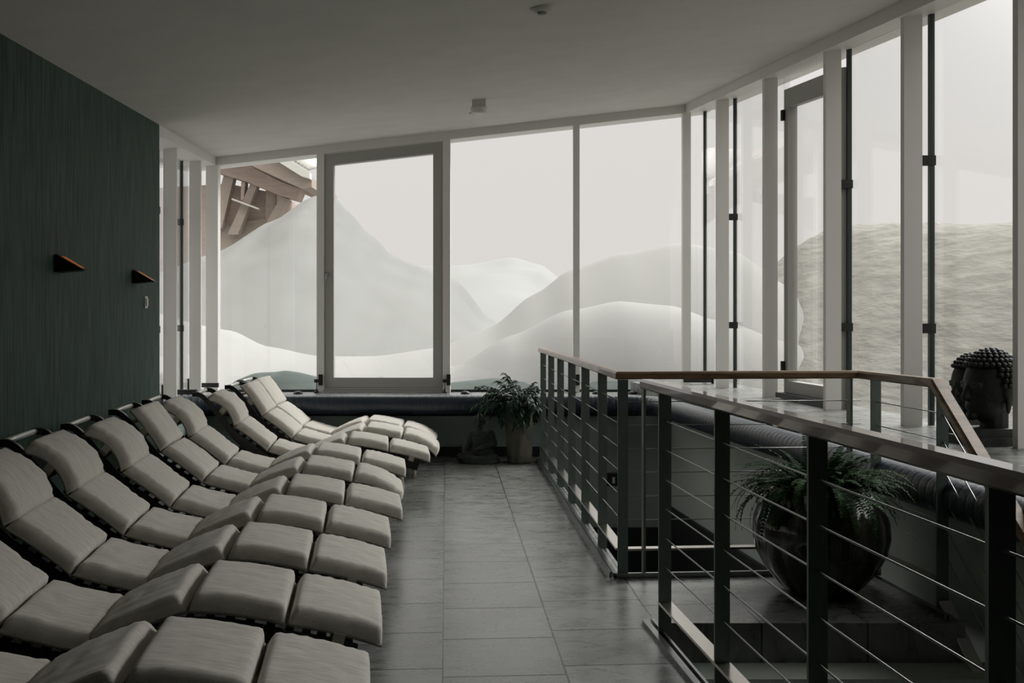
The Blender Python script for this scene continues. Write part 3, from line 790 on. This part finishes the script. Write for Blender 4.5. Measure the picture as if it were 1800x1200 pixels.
def on_ceiling(px, py):
    dx_, dz = (px - 900) / F, (HY - py) / F
    Y = (2.796 - H) / (dz - 0.112 * dx_ - 0.0812); return Vector((dx_ * Y, Y, H + dz * Y))
c = on_ceiling(953, 13); r = thing('smoke_detector', 'round flat smoke detector on the ceiling at the top of the photo', 'smoke detector', c)
b = B(); lathe(b, [(.075, 0.01), (.075, -.012), (.06, -.022), (.03, -.03), (.004, -.031)][::-1], 28); obj('housing', b, M['ceiling'], r, True)
b = B(); lathe(b, [(.028, -.028), (.028, -.038), (.004, -.04)][::-1], 18); obj('sensor', b, M['wallback'], r, True)
c = on_ceiling(842, 176); r = thing('ceiling_spotlight', 'small square-bodied spotlight with white rim on the ceiling near the end windows', 'spotlight', c)
b = B(); box(b, -.065, .065, -.06, .06, -.075, .01); bevel(b, .01, 2); obj('housing', b, M['ceiling'], r)
b = B(); lathe(b, [(.078, -.07), (.082, -.085), (.075, -.125), (.06, -.13)][::-1], 28); obj('rim', b, M['white'], r, True)
c = on_ceiling(836, 197); r = thing('spotlight_shadow', 'thin dark oval disc laid on the ceiling as the shadow of the spotlight', 'shadow disc', c)  # shadow of the spotlight, modelled as a dark disc
b = B(); lathe(b, [(.07, .005), (.07, -.012), (.06, -.016)][::-1], 24); obj('disc', b, M['wall'], r)

# electrical boxes low on the stairwell wall
q = P(1078, 842, YW); r = thing('wall_socket', 'dark box with a pale switch low on the stairwell end wall', 'socket', (q.x, YW - .001, q.z))
b = B(); box(b, -.085, .08, -.05, .0, -.065, .065); bevel(b, .006); obj('housing', b, M['black'], r)
b = B(); box(b, -.015, .012, -.058, -.05, -.035, .03); bevel(b, .003); obj('switch', b, M['plastic'], r)
q = P(1089, 843, YW); b = B(); box(b, -.02, .03, -.05, 0, -.06, .06); bevel(b, .004)
tag(obj('junction_box', b, M['post'], None, False, (q.x, YW - .001, q.z)), 'small grey junction box beside the dark socket box in the stairwell', 'junction box')

# ---------------------------------------------------------------- big round pot with fern
def frond(bm, base, az, L, lift, droop, rnd, nleaf=30, lw=0.036):
    pts = []; p = Vector(base); el = lift
    step = L / nleaf
    for i in range(nleaf + 1):
        pts.append(p.copy()); t = i / nleaf
        el2 = lift - droop * t ** 1.2
        p = p + Vector((math.cos(az) * math.cos(el2), math.sin(az) * math.cos(el2), math.sin(el2))) * step
    tube(bm, pts, .0012, 4, radii=[.002 * (1 - .7 * i / nleaf) for i in range(nleaf + 1)])
    side = Vector((-math.sin(az), math.cos(az), 0))
    for i in range(3, nleaf):
        t = i / nleaf; d = (pts[i + 1] - pts[i - 1]).normalized()
        ll = lw * math.sin(min(1, t * 1.6 + .15) * PI / 2) * (1 - t ** 2.2) * rnd.uniform(.8, 1.15) + .006
        up = side.cross(d)
        for s in (-1, 1):
            dr = (side * s + d * .35 + up * rnd.uniform(-.25, .2) - Vector((0, 0, .15))).normalized()
            w = d * step * .42
            a = pts[i]; m1 = a + dr * ll * .5; tip = a + dr * ll
            v = [bm.verts.new(x) for x in (a - w * .6, m1 - w, tip, m1 + w, a + w * .6)]
            bm.faces.new(v)
POTC = Vector(((1442 - 900) / F * 5.44, 5.44, 0))
r = thing('potted_fern', 'big round dark glazed pot holding a bushy green fern on the landing', 'potted plant', POTC)
def rib(a, z):
    return 1 - 0.045 * (abs(math.cos(a * 6.5)) ** 0.5 < .55) * 1.0 if False else 1 + 0.05 * (abs(math.cos(a * 7)) ** .6 - .7)
prof = [(.02, 0.0), (.16, 0.0), (.175, .01), (.225, .06), (.29, .14), (.335, .23), (.352, .31), (.347, .39), (.318, .47), (.275, .53), (.24, .556), (.228, .56), (.215, .55), (.215, .50), (.21, .46), (.01, .455)]
pr2 = []
for (r0, z0), (r1, z1) in zip(prof[:-1], prof[1:]):
    for k in range(3): pr2.append((r0 + (r1 - r0) * k / 3, z0 + (z1 - z0) * k / 3))
pr2.append(prof[-1])
b = B(); lathe(b, pr2, 126, rib); obj('pot', b, M['pot'], r, True)
b = B(); lathe(b, [(.005, .50), (.15, .505), (.212, .49), (.212, .46), (.005, .46)][::-1], 30); obj('soil', b, M['soil'], r, True)
rnd = random.Random(5)
b = B()
for k in range(230):
    az = rnd.uniform(0, 2 * PI); rr = rnd.uniform(0, .12)
    frond(b, (math.cos(az) * rr, math.sin(az) * rr, .49), az + rnd.uniform(-.5, .5), rnd.uniform(.26, .50), rnd.uniform(.45, 1.35), rnd.uniform(.8, 2.6), rnd)
for k in range(16):
    az = rnd.choice([rnd.uniform(2.6, 3.9), rnd.uniform(-1.9, -1.2)])
    frond(b, (math.cos(az) * .1, math.sin(az) * .1, .50), az, rnd.uniform(.42, .6), rnd.uniform(.6, .9), rnd.uniform(2.0, 2.6), rnd)
obj('fronds', b, M['fern'], r)

# ---------------------------------------------------------------- tall vase with leafy plant
VC = Vector(((913 - 900) / F * 10.34, 10.34, 0))
r = thing('potted_plant', 'leafy trailing plant in a tall twisted stone vase by the railing end', 'potted plant', VC)
b = B(); rings = []
for i in range(25):
    t = i / 24; z = t * .60; hw = .105 + .045 * t - .012 * math.sin(t * PI); tw = .35 + 1.1 * t
    ring = []
    for k in range(32):
        a = 2 * PI * k / 32; q = (abs(math.cos(a)) ** 5 + abs(math.sin(a)) ** 5) ** (-1 / 5)
        ring.append(b.verts.new((hw * q * math.cos(a + tw), hw * q * math.sin(a + tw), z)))
    rings.append(ring)
for i in range(24):
    for k in range(32): b.faces.new([rings[i][k], rings[i][(k + 1) % 32], rings[i + 1][(k + 1) % 32], rings[i + 1][k]])
b.faces.new(rings[0][::-1]); b.faces.new(rings[-1])
obj('vase', b, M['vase'], r, True)
b = B(); st_ = B(); rnd = random.Random(11)
def leaf(bm, p, d, L, w, rnd):
    d = d.normalized(); side = d.cross(Vector((0, 0, 1)))
    if side.length < .1: side = Vector((1, 0, 0))
    side.normalize(); side = (Matrix.Rotation(rnd.uniform(-1, 1), 3, d) @ side); up = side.cross(d)
    prev = None; dd = d.copy(); q = p.copy()
    for i in range(6):
        t = i / 5; ww = w * math.sin(PI * (t * .92 + .05)) ** .8
        fold = up * ww * .3
        row = [bm.verts.new(q - side * ww + fold), bm.verts.new(q), bm.verts.new(q + side * ww + fold)]
        if prev:
            for k in range(2): bm.faces.new([prev[k], prev[k + 1], row[k + 1], row[k]])
        prev = row; dd = (dd - Vector((0, 0, .28))).normalized(); q = q + dd * L / 5
for k in range(60):
    az = rnd.uniform(0, 2 * PI); lift = rnd.uniform(.35, 1.4); L = rnd.uniform(.26, .50); n = 14
    p = Vector((math.cos(az) * .04, math.sin(az) * .04, .58)); pts = []
    dr = rnd.uniform(1.2, 3.2) if k % 2 else rnd.uniform(.6, 1.6)
    for i in range(n):
        t = i / (n - 1); pts.append(p.copy()); el = lift - dr * t
        d = Vector((math.cos(az) * math.cos(el), math.sin(az) * math.cos(el), math.sin(el))); p = p + d * L / n
        if p.y > 0.24: p.y = 0.24
        if p.x > 0.15: p.x = 0.15 + (p.x - 0.15) * .2
        if i > 2:
            for s in (-1, 1):
                ld = d + Vector((-math.sin(az), math.cos(az), 0)) * s * rnd.uniform(.5, 1.4) + Vector((0, 0, rnd.uniform(-.3, .5)))
                leaf(b, p, ld, rnd.uniform(.05, .095), rnd.uniform(.008, .014), rnd)
    tube(st_, pts, .002, 5)
obj('leaves', b, M['leaf'], r); obj('stems', st_, M['leaf'], r)

# ---------------------------------------------------------------- seated monk statue
def remesh(o, v):
    md = o.modifiers.new('fuse', 'REMESH'); md.mode = 'VOXEL'; md.voxel_size = v; md.use_smooth_shade = True
    m2 = o.modifiers.new('soft', 'SMOOTH'); m2.factor = .5; m2.iterations = 3
MC = Vector(((843 - 900) / F * 10.42, 10.42, 0))
r = thing('monk_statue', 'dark stone statue of a seated bald monk on the floor beside the tall vase', 'statue', MC, 0.0)
b = B()
def rot(ax, a): return Matrix.Rotation(a, 4, ax)
ell(b, (0, 0, .10), (.15, .10, .075)); ell(b, (0.01, .01, .20), (.125, .08, .13)); ell(b, (.015, .01, .275), (.135, .07, .062), rot('Y', .06))
capsule(b, (.0, -.0, .31), (-.005, -.012, .37), .038, .032)
ell(b, (-.003, -.022, .425), (.056, .062, .072)); ell(b, (-.003, -.05, .395), (.038, .035, .042))
ell(b, (-.003, -.087, .41), (.009, .014, .014)); ell(b, (-.003, -.08, .432), (.034, .012, .007)); ell(b, (-.003, -.08, .386), (.017, .01, .005))
for s in (-1, 1):
    ell(b, (-.003 + s * .056, -.018, .41), (.009, .016, .028)); ell(b, (-.003 + s * .02, -.078, .42), (.011, .006, .006))
# arms (right arm out over knee, left in lap) and crossed legs
capsule(b, (-.09, 0, .29), (-.125, -.03, .19), .038, .034); capsule(b, (-.125, -.03, .19), (-.16, -.10, .13), .034, .022)
capsule(b, (.115, 0, .29), (.145, -.03, .19), .04, .038); capsule(b, (.145, -.03, .19), (.0, -.12, .15), .038, .024)
capsule(b, (.06, -.02, .08), (.15, -.10, .055), .06, .045); capsule(b, (.15, -.10, .055), (-.03, -.15, .05), .042, .03)
capsule(b, (-.06, -.02, .08), (-.19, -.10, .06), .06, .045); capsule(b, (-.19, -.10, .06), (.02, -.165, .05), .042, .028)
for k in range(4): capsule(b, (-.16 - .012 * k + .02, -.10, .125), (-.175 + .013 * k, -.14, .112 - .002 * k), .009, .007, 5)
for k in range(4): capsule(b, (0, -.12 - .008 * k, .15), (-.04, -.135 - .008 * k, .142), .009, .007, 5)
capsule(b, (-.03, -.15, .045), (-.07, -.17, .05), .025, .018); 
for k in range(5):   # robe folds
    capsule(b, (.09 - .01 * k, -.035 - .006 * k, .30 - .012 * k), (-.04 - .012 * k, -.062, .20 - .02 * k), .009, .009, 14)
o = obj('body', b, M['stone'], r, True); remesh(o, .0055)
b = B(); lathe(b, [(.20, 0), (.21, .01), (.205, .04), (.19, .045), (.01, .046)], 28, fn=lambda a, z: 1 - .25 * math.sin(a) ** 2); o = obj('plinth', b, M['stone'], r, False); o.location = (0, -.04, 0)

# ---------------------------------------------------------------- stone heads on the ledge
def stone_head(label, loc, rz, sc):
    r = thing('stone_head', label, 'sculpture', loc, rz, 'dark stone heads on the right ledge'); 
    z0 = .105 * 1.0
    def S3(v): return tuple(x * sc for x in v)
    b = B(); box(b, -.20 * sc, .20 * sc, -.15 * sc, .15 * sc, 0, .05 * sc); bevel(b, .004, 2)
    box(b, -.16 * sc, .16 * sc, -.12 * sc, .12 * sc, .05 * sc, .10 * sc)
    obj('plinth', b, M['headstone'], r)
    b = B()
    # face looks toward -x local
    ell(b, S3((.0, 0, .36)), S3((.165, .145, .19))); ell(b, S3((-.04, 0, .27)), S3((.115, .11, .14))); capsule(b, S3((.02, 0, .11)), S3((.02, 0, .25)), .085 * sc, .085 * sc)
    capsule(b, S3((-.155, 0, .36)), S3((-.175, 0, .285)), .014 * sc, .026 * sc, 8)
    ell(b, S3((-.158, 0, .285)), S3((.022, .032, .016))); ell(b, S3((-.15, 0, .235)), S3((.018, .038, .011))); ell(b, S3((-.148, 0, .218)), S3((.018, .032, .011))); ell(b, S3((-.13, 0, .175)), S3((.035, .035, .03)))
    for s in (-1, 1):
        ell(b, S3((-.138, s * .055, .345)), S3((.02, .034, .012)), rot('X', s * .1)); ell(b, S3((-.14, s * .055, .372)), S3((.018, .042, .008)), rot('X', -s * .15))
        ell(b, S3((.01, s * .145, .33)), S3((.035, .016, .055))); ell(b, S3((.012, s * .142, .25)), S3((.018, .013, .06)))
    o = obj('face', b, M['headstone'], r, True); remesh(o, .006 * sc)
    b = B(); rnd = random.Random(3)
    nrow = 13
    for i in range(nrow):
        th = i / (nrow - 1) * 1.95
        R = math.sin(th); n = max(1, int(R * 2 * PI / .19))
        for k in range(n):
            a = 2 * PI * (k + .5 * (i % 2)) / n
            x, y, z = math.sin(th) * math.cos(a), math.sin(th) * math.sin(a), math.cos(th)
            # tilt cap toward the back: skip the face
            if -x > .25 and z < .45 + .12 * (y * y): continue
            if z < -.1 and x < .15: continue
            px, py_, pz = .176 * x, .158 * y, .37 + .20 * z
            ell(b, S3((px, py_, pz)), S3((.0175, .0165, .0165)), sub=2)
    obj('hair_curls', b, M['headstone'], r, True)
    return r
stone_head('large black stone head with curled hair on the right ledge by the photo edge', ((1742 - 900) / F * 6.22 - .0, 6.22, ZR), 0.2, 1.0)
stone_head('smaller black stone head with curled hair, behind the large one', ((1712 - 900) / F * 6.85, 6.85, ZR), 0.3, 0.92)

# ---------------------------------------------------------------- outside: snow
def interp(pts, x):
    if x <= pts[0][0]: return pts[0][1]
    for (x0, y0), (x1, y1) in zip(pts[:-1], pts[1:]):
        if x <= x1:
            t = (x - x0) / (x1 - x0); t = t * t * (3 - 2 * t) * .5 + t * .5; return y0 + (y1 - y0) * t
    return pts[-1][1]
def snow_ridge(name, pts, Yr, Yf, zf, Yb, zb, m, label, nx=90, ny=34, rough=.05, fs=1.0, shape=1.0, seed=0, ext=0):
    """pts = skyline as seen (px,py) at depth Yr, turned into world heights"""
    wp = [(P(a, c, Yr).x, P(a, c, Yr).z) for a, c in pts]
    x0, x1 = wp[0][0], wp[-1][0]
    b = B(); g = []
    for i in range(nx + 1):
        x = x0 + (x1 - x0) * i / nx; zr_ = interp(wp, x); row = []
        for j in range(ny + 1):
            t = j / ny
            if t < .6:
                s = t / .6; y = Yf + (Yr - Yf) * s; z = zf + (zr_ - zf) * ((.35 * math.sin(s * PI / 2) + .65 * s) if shape == 1.0 else math.sin(s * PI / 2) ** shape)
            else:
                s = (t - .6) / .4; y = Yr + (Yb - Yr) * s; z = zb + (zr_ - zb) * math.cos(s * PI / 2)
            env = min(1, t * 4)
            z += rough * env * (noise.noise(Vector((x * fs, y * fs, seed))) + .4 * noise.noise(Vector((x * fs * 3, y * fs * 3, seed))))
            row.append(b.verts.new((x, y, z)))
        g.append(row)
    for i in range(nx):
        for j in range(ny): b.faces.new([g[i][j], g[i + 1][j], g[i + 1][j + 1], g[i][j + 1]])
    return tag(obj(name, b, m, None, True), label, 'snow', kind='structure')
b = B(); box(b, -120, 120, YB + .42, 260, -.5, .30); box(b, 4.2, 120, -40, YB + .42, -.5, .25); box(b, -120, -5.5, -40, YB + .42, -.5, .3)
tag(obj('snow_ground', b, M['snow']), 'flat snow around the building', 'snow', kind='structure')
snow_ridge('snow_drift', [(100, 520), (383, 580), (470, 610), (560, 626), (660, 627), (763, 612), (860, 575), (940, 515), (1005, 470), (1100, 440), (1200, 424), (1290, 440), (1380, 500), (1450, 600)], 17.0, 13.6, .42, 26, .3, M['snow'],
           'smooth bright snow drift rising to the right behind the end windows', rough=.03, fs=.5)
snow_ridge('snow_dune', [(700, 662), (800, 640), (900, 590), (1000, 545), (1090, 530), (1180, 538), (1250, 560), (1400, 600)], 15.2, 13.0, .45, 17.5, .4, M['snow'],
           'rounded snow dune behind the far right end pane', rough=.02, fs=.8, shape=.85, seed=4)
snow_ridge('snow_pile', [(-300, 640), (100, 560), (383, 443), (470, 392), (556, 345), (590, 350), (612, 372), (650, 412), (690, 452), (730, 468), (800, 490), (860, 560), (930, 620)], 24.0, 16.5, .6, 31, .3, M['snow_pile'],
           'tall packed snow pile with a pointed peak behind the glazed door', rough=.06, fs=.9, seed=9, nx=140, ny=50)
snow_ridge('snow_hill', [(300, 560), (600, 500), (763, 472), (830, 468), (900, 460), (950, 470), (1000, 505), (1100, 560)], 80, 55, .4, 120, .4, M['snow_hill'],
           'faint distant snowy hill in the mist', rough=.9, fs=.08, seed=2)
for pts, s, lab in (([(390, 692), (415, 668), (450, 655), (500, 651), (550, 659), (585, 672), (620, 690)], 1, 'low shade-coloured grey-green snow heap against the pane left of the door'),
               ([(590, 690), (640, 664), (670, 662), (720, 672), (760, 690)], 2, 'low shade-coloured snow heap just outside the glazed door'),
               ([(780, 674), (830, 667), (870, 664), (930, 668), (1000, 680)], 3, 'low shade-coloured grey-green snow heap behind the leafy plant'),
               ([(1000, 672), (1040, 660), (1100, 655), (1160, 660), (1230, 672), (1300, 690)], 5, 'low shade-coloured grey-green snow heap at the far right corner pane')):
    snow_ridge('snow_heap', pts, 13.35, 12.75, .38, 14.0, .34, M['snow_shade'], lab, nx=50, ny=24, rough=.015, fs=3, seed=s)
# bank beyond the right windows
b = B(); g = []
for i in range(71):
    x0 = 4.3 + (14 - 4.3) * i / 70; row = []
    for j in range(111):
        y = -4 + 34 * j / 110
        s = min(1, max(0, (x0 - 4.5) / 4.3)); s = s * s * (3 - 2 * s)
        crest = interp([(5, 2.3), (14.2, 2.76), (16.3, 2.95), (19.0, 3.2), (20.3, 2.59), (21.7, 2.19), (25, 1.7), (29, 1.0)], y)
        z = .45 + (max(crest, .5) - .45) * s
        z += s * (.10 * noise.noise(Vector((x0 * .8, y * .8, 3))) + .05 * noise.noise(Vector((x0 * 3, y * 2, 8))) )
        z += .025 * noise.noise(Vector((x0 * 9, y * 5, 1)))
        row.append(b.verts.new((W0(x0, y), y, z)))
    g.append(row)
for i in range(70):
    for j in range(110): b.faces.new([g[i][j], g[i + 1][j], g[i + 1][j + 1], g[i][j + 1]])
tag(obj('snow_bank', b, M['snow_bank'], None, True), 'rough windblown snow bank rising beyond the right windows', 'snow', kind='structure')

# ---------------------------------------------------------------- chalet behind the snow pile
YC = 30.0
r = thing('chalet', 'brown wooden chalet gable with bracketed eaves above the snow pile at the left', 'building')
def slabpx(name, poly, y0, y1, m):
    bb = B(); hexa(bb, [P(x, y, YC) * 1 + Vector((0, y0, 0)) for x, y in poly], [P(x, y, YC) + Vector((0, y1, 0)) for x, y in poly]); return obj(name, bb, m, r)
slabpx('wall', [(200, 480), (200, 330), (390, 318), (478, 335), (478, 480)], .6, 5, M['chalet'])
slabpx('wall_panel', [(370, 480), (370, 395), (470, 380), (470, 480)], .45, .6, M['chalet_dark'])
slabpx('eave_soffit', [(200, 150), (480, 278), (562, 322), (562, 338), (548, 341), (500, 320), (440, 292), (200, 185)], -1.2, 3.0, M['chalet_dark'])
slabpx('purlin', [(200, 175), (440, 292), (498, 322), (532, 334), (524, 353), (495, 345), (440, 322), (380, 303), (200, 250)], -.2, .5, M['chalet'])
for i, poly in enumerate(([(494, 345), (508, 350), (478, 402), (464, 398)], [(440, 322), (452, 326), (418, 412), (400, 412)], [(424, 318), (431, 320), (428, 352), (423, 352)], [(395, 300), (412, 305), (390, 400), (370, 400)])):
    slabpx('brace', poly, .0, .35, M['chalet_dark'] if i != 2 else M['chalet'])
slabpx('post', [(463, 330), (476, 336), (476, 420), (463, 420)], .3, .8, M['chalet_dark'])
slabpx('rail', [(412, 350), (458, 367), (458, 370), (412, 353)], -.3, -.1, M['roof_edge'])
slabpx('gutter', [(470, 268), (480, 268), (562, 316), (562, 326), (548, 322), (500, 292)], -1.5, -1.2, M['roof_edge'])
bb = B()
for k in range(14):
    t = k / 13; p = P(488 + 68 * t, 262 + 42 * t, YC); p.y -= 1.1
    tube(bb, [p, p + Vector((-.1, 2.6, .5))], .09, 8)
obj('roof_tiles', bb, M['roof_edge'], r, True)
